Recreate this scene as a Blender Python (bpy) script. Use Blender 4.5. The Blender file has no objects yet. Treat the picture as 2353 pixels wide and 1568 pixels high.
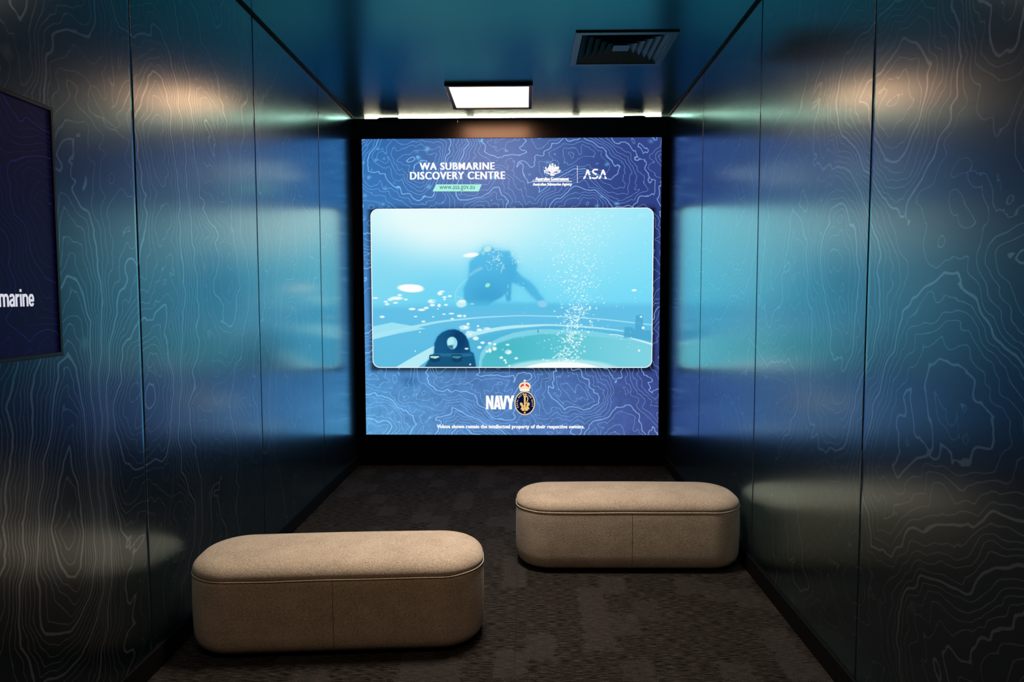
import bpy, bmesh, math, random
import numpy as np
from mathutils import Vector, Matrix

random.seed(7)
C = bpy.context.scene.collection
SC = bpy.context.scene

# ------------------------------------------------------------ camera
F_PX, PITCH, YAW, ROLL, EYE = 1612.7, .0650, .0201, .0019, 1.4593
r0 = Vector((math.cos(YAW), math.sin(YAW), 0))
fw = Vector((-math.sin(YAW)*math.cos(PITCH), math.cos(YAW)*math.cos(PITCH), -math.sin(PITCH)))
u0 = r0.cross(fw)
rt = r0*math.cos(ROLL) - u0*math.sin(ROLL)
up = u0*math.cos(ROLL) + r0*math.sin(ROLL)
cd = bpy.data.cameras.new('camera'); cd.sensor_width = 36; cd.lens = F_PX*36/2353
cd.clip_start = .02
cam = bpy.data.objects.new('camera', cd); C.objects.link(cam)
cam.matrix_world = Matrix(((rt.x, up.x, -fw.x, 0), (rt.y, up.y, -fw.y, 0), (rt.z, up.z, -fw.z, EYE), (0, 0, 0, 1)))
SC.camera = cam

# ------------------------------------------------------------ world and exposure
w = bpy.data.worlds.new('world'); SC.world = w; w.use_nodes = True
w.node_tree.nodes['Background'].inputs[0].default_value = (0, 0, 0, 1)
w.node_tree.nodes['Background'].inputs[1].default_value = 0
vs = SC.view_settings
SC.display_settings.display_device = 'sRGB'
vs.view_transform = 'Standard'; vs.look = 'None'; vs.exposure = 0; vs.gamma = 1; vs.use_curve_mapping = False
SC.cycles.use_denoising = True
SC.cycles.sample_clamp_indirect = 6
SC.cycles.max_bounces = 8

# light levels of the room's own lamps (their meshes are built further down)
LAMP_FRONT = 7.6      # ceiling panel seen near the big screen
LAMP_BACK = 12.0        # watts, twin behind the viewer
LAMP_MID = 28.0         # watts, its twin over the ottomans, above the frame
STRIP = 150.0           # strip light lying on top of the screen housing
SCREEN = 1.0

# ------------------------------------------------------------ helpers
def lin(c):
    return tuple(((v/255)/12.92 if v/255 <= .04045 else ((v/255+.055)/1.055)**2.4) for v in c)

def new_mat(name):
    m = bpy.data.materials.new(name); m.use_nodes = True
    m.node_tree.nodes.clear()
    return m, m.node_tree.nodes, m.node_tree.links

def principled(name, col, rough=.5, spec=.5, ior=1.5, metallic=0, sheen=0, col_is_lin=False):
    m, n, l = new_mat(name)
    b = n.new('ShaderNodeBsdfPrincipled'); o = n.new('ShaderNodeOutputMaterial')
    c = col if col_is_lin else lin(col)
    b.inputs['Base Color'].default_value = (*c, 1); b.inputs['Roughness'].default_value = rough
    b.inputs['IOR'].default_value = ior; b.inputs['Specular IOR Level'].default_value = spec
    b.inputs['Metallic'].default_value = metallic
    b.inputs['Sheen Weight'].default_value = sheen
    l.new(b.outputs[0], o.inputs[0])
    return m, n, l, b

def emission(name, c, s=1.0, sample=True):
    m, n, l = new_mat(name)
    e = n.new('ShaderNodeEmission'); o = n.new('ShaderNodeOutputMaterial')
    e.inputs[0].default_value = (*c, 1); e.inputs[1].default_value = s
    l.new(e.outputs[0], o.inputs[0])
    if not sample: m.cycles.emission_sampling = 'NONE'
    return m, n, l, e

def obj(name, me, mat=None, parent=None):
    o = bpy.data.objects.new(name, me); C.objects.link(o)
    if mat is not None and not me.materials: me.materials.append(mat)
    if parent is not None: o.parent = parent
    return o

def bm_obj(name, bm, mat=None, parent=None, smooth=False):
    me = bpy.data.meshes.new(name); bm.to_mesh(me); bm.free()
    if smooth:
        for p in me.polygons: p.use_smooth = True
    return obj(name, me, mat, parent)

def box_bm(bm, x0, x1, y0, y1, z0, z1, bev=0):
    r = bmesh.ops.create_cube(bm, size=1)
    for v in r['verts']:
        v.co = Vector((x0+(v.co.x+.5)*(x1-x0), y0+(v.co.y+.5)*(y1-y0), z0+(v.co.z+.5)*(z1-z0)))
    if bev:
        bmesh.ops.bevel(bm, geom=list({e for v in r['verts'] for e in v.link_edges}), offset=bev, segments=2, affect='EDGES', profile=.5)

def box(name, x0, x1, y0, y1, z0, z1, mat, parent=None, bev=0):
    bm = bmesh.new(); box_bm(bm, x0, x1, y0, y1, z0, z1, bev)
    return bm_obj(name, bm, mat, parent)

def empty(name, loc=(0, 0, 0), rz=0):
    o = bpy.data.objects.new(name, None); C.objects.link(o); o.location = loc; o.rotation_euler = (0, 0, rz)
    o.empty_display_size = .1
    return o

def tag(o, label=None, cat=None, group=None, kind=None):
    if label: o['label'] = label
    if cat: o['category'] = cat
    if group: o['group'] = group
    if kind: o['kind'] = kind
    return o

def grid_mesh(name, P, u=None, quads=True):
    """P: (n, m, 3) array of points -> quad grid mesh"""
    n, m = P.shape[:2]
    me = bpy.data.meshes.new(name)
    idx = np.arange(n*m).reshape(n, m)
    q = np.stack([idx[:-1, :-1], idx[1:, :-1], idx[1:, 1:], idx[:-1, 1:]], -1).reshape(-1)
    nf = (n-1)*(m-1)
    me.vertices.add(n*m); me.vertices.foreach_set('co', P.reshape(-1).astype(np.float32))
    me.loops.add(nf*4); me.loops.foreach_set('vertex_index', q.astype(np.int32))
    me.polygons.add(nf); me.polygons.foreach_set('loop_start', (np.arange(nf)*4).astype(np.int32))
    me.update(calc_edges=True)
    return me

def fattr(me, name, a):
    at = me.attributes.new(name, 'FLOAT', 'POINT'); at.data.foreach_set('value', a.reshape(-1).astype(np.float32))

def cattr(me, name, a):
    at = me.attributes.new(name, 'FLOAT_COLOR', 'POINT')
    b = np.ones((a.reshape(-1, 3).shape[0], 4), np.float32); b[:, :3] = a.reshape(-1, 3)
    at.data.foreach_set('color', b.reshape(-1))

# gradient noise on numpy arrays
def perlin(x, y, seed):
    rs = np.random.RandomState(seed)
    ang = rs.rand(256, 256)*2*np.pi
    gx, gy = np.cos(ang), np.sin(ang)
    xi, yi = np.floor(x).astype(int), np.floor(y).astype(int)
    xf, yf = x-xi, y-yi
    s = lambda t: t*t*t*(t*(t*6-15)+10)
    def g(a, b):
        return gx[(xi+a) % 256, (yi+b) % 256]*(xf-a) + gy[(xi+a) % 256, (yi+b) % 256]*(yf-b)
    u, v = s(xf), s(yf)
    return (g(0, 0)*(1-u)+g(1, 0)*u)*(1-v) + (g(0, 1)*(1-u)+g(1, 1)*u)*v

def relief(a, b, seed, blobs=(), amp=1.0, an=(1, 1)):
    """sea-floor relief in contour levels; a, b in metres"""
    wa = a + .05*perlin(a*3.1, b*3.1, seed+5) + .020*perlin(a*9, b*9, seed+6)
    wb = b + .05*perlin(a*3.1+9, b*3.1, seed+7) + .020*perlin(a*9+4, b*9, seed+8)
    h = 17*perlin(wa*.95*an[0], wb*.95*an[1], seed) + 8*perlin(wa*2.1*an[0], wb*2.1*an[1], seed+1)
    h = h + 2.6*np.abs(perlin(wa*6, wb*6, seed+2)) + 1.0*np.abs(perlin(wa*13, wb*13, seed+3))
    h = h*amp
    for (ca, cb, sa, sb, th, k) in blobs:
        da, db = wa-ca, wb-cb
        p = da*math.cos(th)+db*math.sin(th); q = -da*math.sin(th)+db*math.cos(th)
        h = h + .7*k*np.exp(-.5*((p/sa)**2+(q/sb)**2))
    return h

def add_contour(me, H, da, db):
    ga, gb = np.gradient(H, da, db)
    s = np.sqrt(ga**2+gb**2)
    for _ in range(2):                      # soften the slope so the line width stays even
        s[1:-1, 1:-1] = (s[1:-1, 1:-1]*2+s[:-2, 1:-1]+s[2:, 1:-1]+s[1:-1, :-2]+s[1:-1, 2:])/6
    fattr(me, 'level', H); fattr(me, 'slope', np.maximum(s, 3.0))

def contour_nodes(n, l, w_minor, w_major, soft):
    """0..1 mask of printed contour lines: every fifth one is bolder"""
    lv = n.new('ShaderNodeAttribute'); lv.attribute_name = 'level'
    sl = n.new('ShaderNodeAttribute'); sl.attribute_name = 'slope'
    def M(op, a, b=None, c=None, clamp=False):
        q = n.new('ShaderNodeMath'); q.operation = op; q.use_clamp = clamp
        for i, x in enumerate((a, b, c)):
            if x is None: continue
            if isinstance(x, (int, float)): q.inputs[i].default_value = x
            else: l.new(x, q.inputs[i])
        return q.outputs[0]
    def mask(period, half):
        t = M('DIVIDE', lv.outputs['Fac'], period)
        t = M('FRACT', M('ADD', t, 100.5))
        t = M('ABSOLUTE', M('SUBTRACT', t, .5))
        d = M('DIVIDE', M('MULTIPLY', t, period), sl.outputs['Fac'])
        mr = n.new('ShaderNodeMapRange'); mr.interpolation_type = 'SMOOTHSTEP'
        l.new(d, mr.inputs[0]); mr.inputs[1].default_value = half-soft; mr.inputs[2].default_value = half+soft
        mr.inputs[3].default_value = 1; mr.inputs[4].default_value = 0
        return mr.outputs[0]
    a, b = mask(1, w_minor), mask(5, w_major)
    return M('MAXIMUM', M('MULTIPLY', a, .72), b), M

# ------------------------------------------------------------ dimensions
Y_END, Y_BACK, H = 5.9385, -2.2, 2.948
def XL(y): return -1.4495 + .001*(5.8-y)
def XR(y): return 1.1883 - .005*(5.8-y)

# ------------------------------------------------------------ materials
def wall_print_mat(name, col_a, col_b, line, ior, rough):
    m, n, l, b = principled(name, (20, 30, 60), rough, .5, ior)
    mask, M = contour_nodes(n, l, .00175, .0040, .0007)
    geo = n.new('ShaderNodeNewGeometry')
    no = n.new('ShaderNodeTexNoise'); no.inputs['Scale'].default_value = 1.7; no.inputs['Detail'].default_value = 5
    l.new(geo.outputs['Position'], no.inputs['Vector'])
    mr = n.new('ShaderNodeMapRange'); l.new(no.outputs[0], mr.inputs[0]); mr.inputs[1].default_value = .35; mr.inputs[2].default_value = .68
    mx = n.new('ShaderNodeMix'); mx.data_type = 'RGBA'
    mx.inputs['A'].default_value = (*col_a, 1); mx.inputs['B'].default_value = (*col_b, 1)
    l.new(mr.outputs[0], mx.inputs['Factor'])
    # small pale marine specks of the print
    vo = n.new('ShaderNodeTexVoronoi'); vo.inputs['Scale'].default_value = 3.3
    l.new(geo.outputs['Position'], vo.inputs['Vector'])
    sp = n.new('ShaderNodeMapRange'); l.new(vo.outputs['Distance'], sp.inputs[0])
    sp.inputs[1].default_value = .02; sp.inputs[2].default_value = .10; sp.inputs[3].default_value = .5; sp.inputs[4].default_value = 0
    tot = M('MAXIMUM', mask, sp.outputs[0])
    m2 = n.new('ShaderNodeMix'); m2.data_type = 'RGBA'; m2.inputs['B'].default_value = (*line, 1)
    l.new(mx.outputs['Result'], m2.inputs['A']); l.new(tot, m2.inputs['Factor'])
    l.new(m2.outputs['Result'], b.inputs['Base Color'])
    b.inputs['Specular Tint'].default_value = (.75, .97, 1, 1)
    b.inputs['Coat Weight'].default_value = 1; b.inputs['Coat Roughness'].default_value = .22; b.inputs['Coat IOR'].default_value = 1.5
    l.new(M('MULTIPLY_ADD', tot, -.08, .93), b.inputs['Metallic'])
    # laminate sheen rising towards grazing angles
    lw = n.new('ShaderNodeLayerWeight'); lw.inputs['Blend'].default_value = .5
    ra = n.new('ShaderNodeMapRange'); l.new(lw.outputs['Facing'], ra.inputs[0]); ra.inputs[1].default_value = .44; ra.inputs[2].default_value = 1.0
    gl = n.new('ShaderNodeBsdfAnisotropic'); gl.inputs['Color'].default_value = (.55, .93, 1, 1); gl.inputs['Roughness'].default_value = .20
    ms = n.new('ShaderNodeMixShader'); l.new(M('MULTIPLY', M('POWER', ra.outputs[0], 1.5), .95), ms.inputs[0])
    out = [q for q in n if q.type == 'OUTPUT_MATERIAL'][0]
    l.new(b.outputs[0], ms.inputs[1]); l.new(gl.outputs[0], ms.inputs[2]); l.new(ms.outputs[0], out.inputs[0])
    # faint orange-peel of the laminate
    n2 = n.new('ShaderNodeTexNoise'); n2.inputs['Scale'].default_value = 6; l.new(geo.outputs['Position'], n2.inputs['Vector'])
    bp = n.new('ShaderNodeBump'); bp.inputs['Strength'].default_value = .03; bp.inputs['Distance'].default_value = .004
    l.new(n2.outputs[0], bp.inputs['Height']); l.new(bp.outputs[0], b.inputs['Normal'])
    return m

M_WALL = wall_print_mat('printed_wall_laminate', (.030, .062, .102), (.038, .060, .088), (.21, .26, .31), 1.5, .27)
M_EDGE, *_ = principled('panel_edge_black', (30, 44, 60), .6)
M_SUB, *_ = principled('black_substrate', (6, 6, 8), .8, .2)
M_SKIRT, *_ = principled('black_skirting_vinyl', (7, 7, 8), .75, .15)
M_BLACK, *_ = principled('matt_black_trim', (5, 5, 6), .7, .15)
M_HOUS, *_ = principled('satin_black_housing', (5, 5, 6), .30, .5, 2.0)
M_MATTE, *_ = principled('dead_matt_black', (3, 3, 3), .9, .08)
M_CEIL, cn, cl, cb = principled('satin_teal_ceiling_paint', (60, 94, 101), .25, .2, 1.4)
cb.inputs['Metallic'].default_value = .65; cb.inputs['Specular Tint'].default_value = (.35, .9, 1, 1)
tn = cn.new('ShaderNodeTexNoise'); tn.inputs['Scale'].default_value = 5; tn.inputs['Detail'].default_value = 3
tg = cn.new('ShaderNodeNewGeometry'); cl.new(tg.outputs['Position'], tn.inputs['Vector'])
tb = cn.new('ShaderNodeBump'); tb.inputs['Strength'].default_value = .03; tb.inputs['Distance'].default_value = .005
cl.new(tn.outputs[0], tb.inputs['Height']); cl.new(tb.outputs[0], cb.inputs['Normal'])

def carpet_mat():
    m, n, l, b = principled('ribbed_loop_carpet', (50, 45, 42), .95, .1)
    geo = n.new('ShaderNodeNewGeometry')
    sx = n.new('ShaderNodeSeparateXYZ')
    def M(op, a, b_=None, clamp=False):
        q = n.new('ShaderNodeMath'); q.operation = op; q.use_clamp = clamp
        for i, x in enumerate((a, b_)):
            if x is None: continue
            if isinstance(x, (int, float)): q.inputs[i].default_value = x
            else: l.new(x, q.inputs[i])
        return q.outputs[0]
    def noise(scale, detail=2, vec=None):
        q = n.new('ShaderNodeTexNoise'); q.inputs['Scale'].default_value = scale; q.inputs['Detail'].default_value = detail
        l.new(vec or geo.outputs['Position'], q.inputs['Vector']); return q
    l.new(geo.outputs['Position'], sx.inputs[0])
    X, Y = sx.outputs[0], sx.outputs[1]
    # stretched noise: individual pile rows run left-right
    mp = n.new('ShaderNodeMapping'); l.new(geo.outputs['Position'], mp.inputs['Vector']); mp.inputs['Scale'].default_value = (22, 210, 22)
    rows = noise(1.0, 3, mp.outputs[0])
    mp2 = n.new('ShaderNodeMapping'); l.new(geo.outputs['Position'], mp2.inputs['Vector']); mp2.inputs['Scale'].default_value = (260, 330, 200)
    pile = noise(1.0, 1, mp2.outputs[0])
    # soft block pattern
    d1 = noise(38, 2)
    dx = M('MULTIPLY', M('SUBTRACT', d1.outputs['Fac'], .5), .10)
    bx = M('FLOOR', M('DIVIDE', M('ADD', X, dx), .125))
    by = M('FLOOR', M('DIVIDE', M('ADD', M('ADD', Y, dx), M('MULTIPLY', bx, .071)), .21))
    cv = n.new('ShaderNodeCombineXYZ'); l.new(bx, cv.inputs[0]); l.new(by, cv.inputs[1])
    wn = n.new('ShaderNodeTexWhiteNoise'); wn.noise_dimensions = '2D'; l.new(cv.outputs[0], wn.inputs['Vector'])
    blk = n.new('ShaderNodeMapRange'); l.new(wn.outputs['Value'], blk.inputs[0]); blk.inputs[1].default_value = .60; blk.inputs[2].default_value = .8
    rowc = n.new('ShaderNodeMapRange'); l.new(rows.outputs['Fac'], rowc.inputs[0]); rowc.inputs[1].default_value = .42; rowc.inputs[2].default_value = .62
    pilec = n.new('ShaderNodeMapRange'); l.new(pile.outputs['Fac'], pilec.inputs[0]); pilec.inputs[1].default_value = .35; pilec.inputs[2].default_value = .75
    rb = n.new('ShaderNodeMix'); rb.data_type = 'RGBA'
    rb.inputs['A'].default_value = (.005, .0045, .004, 1); rb.inputs['B'].default_value = (.090, .074, .064, 1)
    l.new(M('MULTIPLY', rowc.outputs[0], M('ADD', M('MULTIPLY', pilec.outputs[0], .9), .1)), rb.inputs['Factor'])
    fz = n.new('ShaderNodeMix'); fz.data_type = 'RGBA'
    fz.inputs['A'].default_value = (.016, .0145, .0145, 1); fz.inputs['B'].default_value = (.094, .083, .081, 1)
    l.new(pilec.outputs[0], fz.inputs['Factor'])
    mx = n.new('ShaderNodeMix'); mx.data_type = 'RGBA'
    l.new(M('MULTIPLY', blk.outputs[0], .42), mx.inputs['Factor']); l.new(rb.outputs['Result'], mx.inputs['A']); l.new(fz.outputs['Result'], mx.inputs['B'])
    l.new(mx.outputs['Result'], b.inputs['Base Color'])
    bp = n.new('ShaderNodeBump'); bp.inputs['Strength'].default_value = .6; bp.inputs['Distance'].default_value = .004
    l.new(M('ADD', rows.outputs['Fac'], M('MULTIPLY', pile.outputs['Fac'], .4)), bp.inputs['Height']); l.new(bp.outputs[0], b.inputs['Normal'])
    return m
M_CARPET = carpet_mat()

def fabric_mat(name, k):
    m, n, l, b = principled(name, (180, 150, 115), .92, .15, sheen=.15)
    tc = n.new('ShaderNodeTexCoord')
    def mapn(s, d=1):
        mp = n.new('ShaderNodeMapping'); l.new(tc.outputs['Object'], mp.inputs['Vector']); mp.inputs['Scale'].default_value = s
        q = n.new('ShaderNodeTexNoise'); q.inputs['Scale'].default_value = 1; q.inputs['Detail'].default_value = d; l.new(mp.outputs[0], q.inputs['Vector']); return q.outputs['Fac']
    a, c = mapn((420, 160, 160), 1), mapn((140, 380, 380), 1)
    big = mapn((9, 9, 14), 4)
    ad = n.new('ShaderNodeMath'); l.new(a, ad.inputs[0]); l.new(c, ad.inputs[1])
    ad2 = n.new('ShaderNodeMath'); ad2.operation = 'MULTIPLY_ADD'; l.new(big, ad2.inputs[0]); ad2.inputs[1].default_value = .45; l.new(ad.outputs[0], ad2.inputs[2])
    mr = n.new('ShaderNodeMapRange'); l.new(ad2.outputs[0], mr.inputs[0]); mr.inputs[1].default_value = .95; mr.inputs[2].default_value = 1.5
    mx = n.new('ShaderNodeMix'); mx.data_type = 'RGBA'; l.new(mr.outputs[0], mx.inputs['Factor'])
    mx.inputs['A'].default_value = (.33*k, .255*k, .19*k, 1); mx.inputs['B'].default_value = (.64*k, .535*k, .43*k, 1)
    l.new(mx.outputs['Result'], b.inputs['Base Color'])
    bp = n.new('ShaderNodeBump'); bp.inputs['Strength'].default_value = .35; bp.inputs['Distance'].default_value = .002
    l.new(ad.outputs[0], bp.inputs['Height']); l.new(bp.outputs[0], b.inputs['Normal'])
    return m
M_FAB = fabric_mat('tan_woven_wool', 1.0)
M_PIPE = fabric_mat('tan_piping_cord', 1.1)
M_SEAM, *_ = principled('dark_stitch_thread', (58, 44, 30), .9, .1)

# ------------------------------------------------------------ the setting
def prism(name, pts, z0, z1, mat, parent=None):
    bm = bmesh.new()
    lo = [bm.verts.new((x, y, z0)) for x, y in pts]; hi = [bm.verts.new((x, y, z1)) for x, y in pts]
    bm.faces.new(lo[::-1]); bm.faces.new(hi)
    for i in range(len(pts)):
        j = (i+1) % len(pts); bm.faces.new((lo[i], lo[j], hi[j], hi[i]))
    bmesh.ops.recalc_face_normals(bm, faces=bm.faces)
    return bm_obj(name, bm, mat, parent)

Y_FAR = 6.26
floor = prism('floor', [(XL(Y_BACK)-.12, Y_BACK-.1), (XR(Y_BACK)+.12, Y_BACK-.1), (XR(Y_FAR)+.12, Y_FAR+.1), (XL(Y_FAR)-.12, Y_FAR+.1)], -.10, -.007, M_SUB)
tag(floor, 'dark concrete slab under the carpet tiles', kind='structure')
TS = .4815
bm = bmesh.new(); box_bm(bm, -TS/2+.0002, TS/2-.0002, -TS/2+.0002, TS/2-.0002, -.007, 0)
bmesh.ops.bevel(bm, geom=[e for e in bm.edges if min(v.co.z for v in e.verts) > -.001], offset=.0009, segments=1, affect='EDGES')
tile_me = bpy.data.meshes.new('carpet_tile'); bm.to_mesh(tile_me); bm.free(); tile_me.materials.append(M_CARPET)
y = 3.95-TS*12+TS/2
while y < Y_END + TS*.4:
    k = 0
    x = -1.49+TS/2
    while x < 1.28+TS*.3:
        t = obj('carpet_tile', tile_me, None, floor); t.location = (x, y, 0)
        x += TS
    y += TS

def wall_side(side, fx, joints, seed, blobs):
    s = -1 if side == 'left' else 1
    t = .012
    wl = prism('wall_'+side, [(fx(Y_BACK)+s*t, Y_BACK-.1), (fx(Y_FAR)+s*t, Y_FAR), (fx(Y_FAR)+s*.12, Y_FAR), (fx(Y_BACK)+s*.12, Y_BACK-.1)], -.1, H+.12, M_SUB)
    tag(wl, kind='structure')
    step = .0115
    for j0, j1 in zip(joints[:-1], joints[1:]):
        g = .00035
        ys = np.linspace(j0+g, j1-g, max(3, int((j1-j0)/(step if j1 > 0 else .05))))
        zs = np.linspace(.02, H-.004, int(H/(step if j1 > 0 else .05)))
        YY, ZZ = np.meshgrid(ys, zs, indexing='ij')
        P = np.stack([fx(YY), YY, ZZ], -1)
        if s > 0: P = P[::-1]; YY = YY[::-1]; ZZ = ZZ[::-1]
        Hh = relief(YY, ZZ, seed, blobs, 1.0, (1.45, .6) if s < 0 else (1.0, .85))
        # front face grid plus a returned edge all round
        e = np.zeros((P.shape[0]+2, P.shape[1]+2, 3)); e[1:-1, 1:-1] = P
        e[0, 1:-1] = P[0]; e[-1, 1:-1] = P[-1]; e[1:-1, 0] = P[:, 0]; e[1:-1, -1] = P[:, -1]
        e[0, 0] = P[0, 0]; e[0, -1] = P[0, -1]; e[-1, 0] = P[-1, 0]; e[-1, -1] = P[-1, -1]
        e[0, :, 0] += s*t; e[-1, :, 0] += s*t; e[1:-1, 0, 0] += s*t; e[1:-1, -1, 0] += s*t
        He = np.pad(Hh, 1, mode='edge')
        me = grid_mesh('wall_panel', e)
        add_contour(me, He, abs(ys[1]-ys[0]), zs[1]-zs[0])
        obj('wall_panel', me, M_WALL, wl)
    bm = bmesh.new()
    a, b = (Y_BACK, Y_END)
    prism('baseboard_'+side, [(fx(a)-s*.0005, a), (fx(b)-s*.0005, b), (fx(b)-s*.010, b), (fx(a)-s*.010, a)], 0.0005, .088, M_SKIRT)
    tag(bpy.data.objects['baseboard_'+side], kind='structure')
    tr = prism('trim_'+('1' if s < 0 else '2'), [(fx(a)-s*.0005, a), (fx(b)-s*.0005, b), (fx(b)-s*.009, b), (fx(a)-s*.009, a)], H-.010, H-.0005, M_BLACK)
    tag(tr, kind='structure')
    return wl

# (y, z, sigma_y, sigma_z, tilt, levels)
LEFT_BLOBS = [(2.80, 2.02, .16, .50, .04, 13), (2.52, 1.05, .20, .26, 0, 11), (2.95, 1.10, .12, .30, 0, -8), (2.22, 1.10, .13, .35, 0, -8),
              (2.44, .86, .10, .30, 0, 6), (2.12, .55, .14, .30, 0, -9), (2.05, 2.45, .30, .2, .3, 6), (3.4, 2.2, .25, .5, 0, -5),
              (2.9, .48, .07, .10, 0, 5), (1.9, 1.3, .2, .4, 0, 8)]
RIGHT_BLOBS = [(1.72, .52, .34, .17, -.35, 12), (1.72, 1.49, .12, .16, 0, 9), (2.05, 1.1, .25, .2, .2, -7), (1.86, 2.15, .20, .2, 0, 6),
               (2.30, 2.05, .22, .22, 0, -7), (2.75, 1.25, .2, .3, 0, 8), (2.35, .75, .24, .15, -.1, -6), (3.3, 1.9, .2, .4, 0, 6)]
wall_side('left', XL, [-2.2, -1.04, .14, 1.36, 2.60, 3.78, 4.95, Y_FAR-.01], 31, LEFT_BLOBS)
wall_side('right', XR, [-2.2, -1.09, .08, 1.26, 2.437, 3.613, 4.79, Y_FAR-.01], 47, RIGHT_BLOBS)

wb = box('wall_back', XL(Y_BACK)-.12, XR(Y_BACK)+.12, Y_BACK-.2, Y_BACK-.1, -.1, H+.12, M_SUB); tag(wb, kind='structure')
M_FARW, *_ = principled('cream_plaster_behind_screen', (225, 214, 200), .8, .2)
wf = box('wall_front', XL(Y_FAR)-.12, XR(Y_FAR)+.12, Y_FAR, Y_FAR+.1, -.1, H+.12, M_FARW); tag(wf, kind='structure')

# ceiling with an opening for the air diffuser
VX, VY, VS = .575, 4.365, .585
ceil = bpy.data.objects.new('x', None); bpy.data.objects.remove(ceil)
bm = bmesh.new()
x0, x1, y0_, y1_ = XL(Y_FAR)-.12, XR(Y_FAR)+.12, Y_BACK-.1, Y_FAR+.05
hx0, hx1, hy0, hy1 = VX-VS/2+.03, VX+VS/2-.03, VY-VS/2+.03, VY+VS/2-.03
for (a, b, c_, d) in ((x0, x1, y0_, hy0), (x0, x1, hy1, y1_), (x0, hx0, hy0, hy1), (hx1, x1, hy0, hy1)):
    box_bm(bm, a, b, c_, d, H, H+.02)
ceil = bm_obj('ceiling', bm, M_CEIL); tag(ceil, kind='structure')

# ------------------------------------------------------------ ceiling light panels
WARM = (1.0, .47, .26)
M_LAMPF, *_ = principled('dark_bronze_lamp_frame', (24, 20, 18), .45, .5)
M_L1, *_ = emission('lit_diffuser_front', WARM, LAMP_FRONT)
M_L2, *_ = emission('lit_diffuser_middle', (1.0, .80, .60), 1.5)
def ceiling_lamp(x, y, s, mat, label):
    r = empty('ceiling_light', (x, y, H))
    tag(r, label, 'ceiling light', 'square ceiling light panels')
    bm = bmesh.new(); h = s/2; wdt = .028; d = .020
    prof = [(h, 0), (h, -d), (h-.004, -d-.002), (h-wdt+.004, -d-.002), (h-wdt, -d), (h-wdt, -.004)]
    rings = []
    for (q, z) in prof:
        rings.append([bm.verts.new((sx*q, sy*q, z)) for sx, sy in ((-1, -1), (1, -1), (1, 1), (-1, 1))])
    for a, b in zip(rings[:-1], rings[1:]):
        for i in range(4):
            bm.faces.new((a[i], a[(i+1) % 4], b[(i+1) % 4], b[i]))
    bmesh.ops.recalc_face_normals(bm, faces=bm.faces)
    bm_obj('frame', bm, M_LAMPF, r)
    q = h-wdt-.0005
    dn = box('diffuser', -q, q, -q, q, -.014, -.002, mat, r)
    return r
ceiling_lamp(-.2625, 5.335, .622, M_L1, 'lit white square ceiling panel just in front of the big screen')
ceiling_lamp(-.15, 3.20, .622, M_L2, 'lit square ceiling panel above the two ottomans, over the top of the picture')
ld = bpy.data.lights.new('panel_beam', 'AREA'); ld.shape = 'SQUARE'; ld.size = .54; ld.energy = LAMP_MID; ld.color = (1.0, .86, .71); ld.spread = math.radians(105)
lo = bpy.data.objects.new('panel_beam', ld); C.objects.link(lo); lo.location = (-.15, 3.20, H-.026)
ceiling_lamp(-.15, .66, .622, M_L2, 'lit square ceiling panel behind the viewer, out of the picture')
ld = bpy.data.lights.new('panel_beam', 'AREA'); ld.shape = 'SQUARE'; ld.size = .54; ld.energy = LAMP_BACK; ld.color = (1.0, .66, .40); ld.spread = math.radians(150)
lo = bpy.data.objects.new('panel_beam', ld); C.objects.link(lo); lo.location = (-.15, .66, H-.026)

# ------------------------------------------------------------ air diffuser
M_VENT, *_ = principled('satin_teal_vent_metal', (64, 104, 114), .33, .3, 1.5)
M_DUCT, *_ = principled('black_duct', (2, 2, 2), .9, .05)
vent = empty('air_vent', (VX, VY, H)); tag(vent, 'square four-way ceiling air vent with stepped louvres', 'air vent')
bm = bmesh.new(); h = VS/2
prof = [(h, -.0005), (h, -.008), (h-.004, -.010), (h-.038, -.010), (h-.044, -.002), (h-.044, .02)]
rings = [[bm.verts.new((sx*q, sy*q, z)) for sx, sy in ((-1, -1), (1, -1), (1, 1), (-1, 1))] for q, z in prof]
for a, b in zip(rings[:-1], rings[1:]):
    for i in range(4): bm.faces.new((a[i], a[(i+1) % 4], b[(i+1) % 4], b[i]))
bmesh.ops.recalc_face_normals(bm, faces=bm.faces)
bm_obj('flange', bm, M_VENT, vent)
bm = bmesh.new(); q = h-.03
box_bm(bm, -q, -q+.002, -q, q, .001, .25); box_bm(bm, q-.002, q, -q, q, .001, .25)
box_bm(bm, -q, q, -q, -q+.002, .001, .25); box_bm(bm, -q, q, q-.002, q, .001, .25); box_bm(bm, -q, q, -q, q, .25, .252)
bm_obj('duct_box', bm, M_DUCT, vent)
NR = 5
for i in range(NR):
    ro = (h-.046) - i*.040; ri = ro-.043; zo = -.004+i*.001; zi = .040
    for k in range(4):
        bm = bmesh.new(); c, s_ = math.cos(k*math.pi/2), math.sin(k*math.pi/2)
        R = lambda a, b: (a*c-b*s_, a*s_+b*c)
        pts = [(ro, -ro, zo), (ro, ro, zo), (ri, ri, zi), (ri, -ri, zi)]
        vs_ = []
        for dz in (0, .0016):
            vs_.append([bm.verts.new((*R(a, b), z+dz)) for a, b, z in pts])
        bm.faces.new(vs_[0]); bm.faces.new(vs_[1][::-1])
        for j in range(4):
            bm.faces.new((vs_[0][j], vs_[0][(j+1) % 4], vs_[1][(j+1) % 4], vs_[1][j]))
        bmesh.ops.recalc_face_normals(bm, faces=bm.faces)
        bm_obj('louvre_blade', bm, M_VENT, vent)
rc = h-.046-NR*.040+.002
box('centre_plate', -rc, rc, -rc, rc, 0.002, .006, M_VENT, vent)

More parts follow.
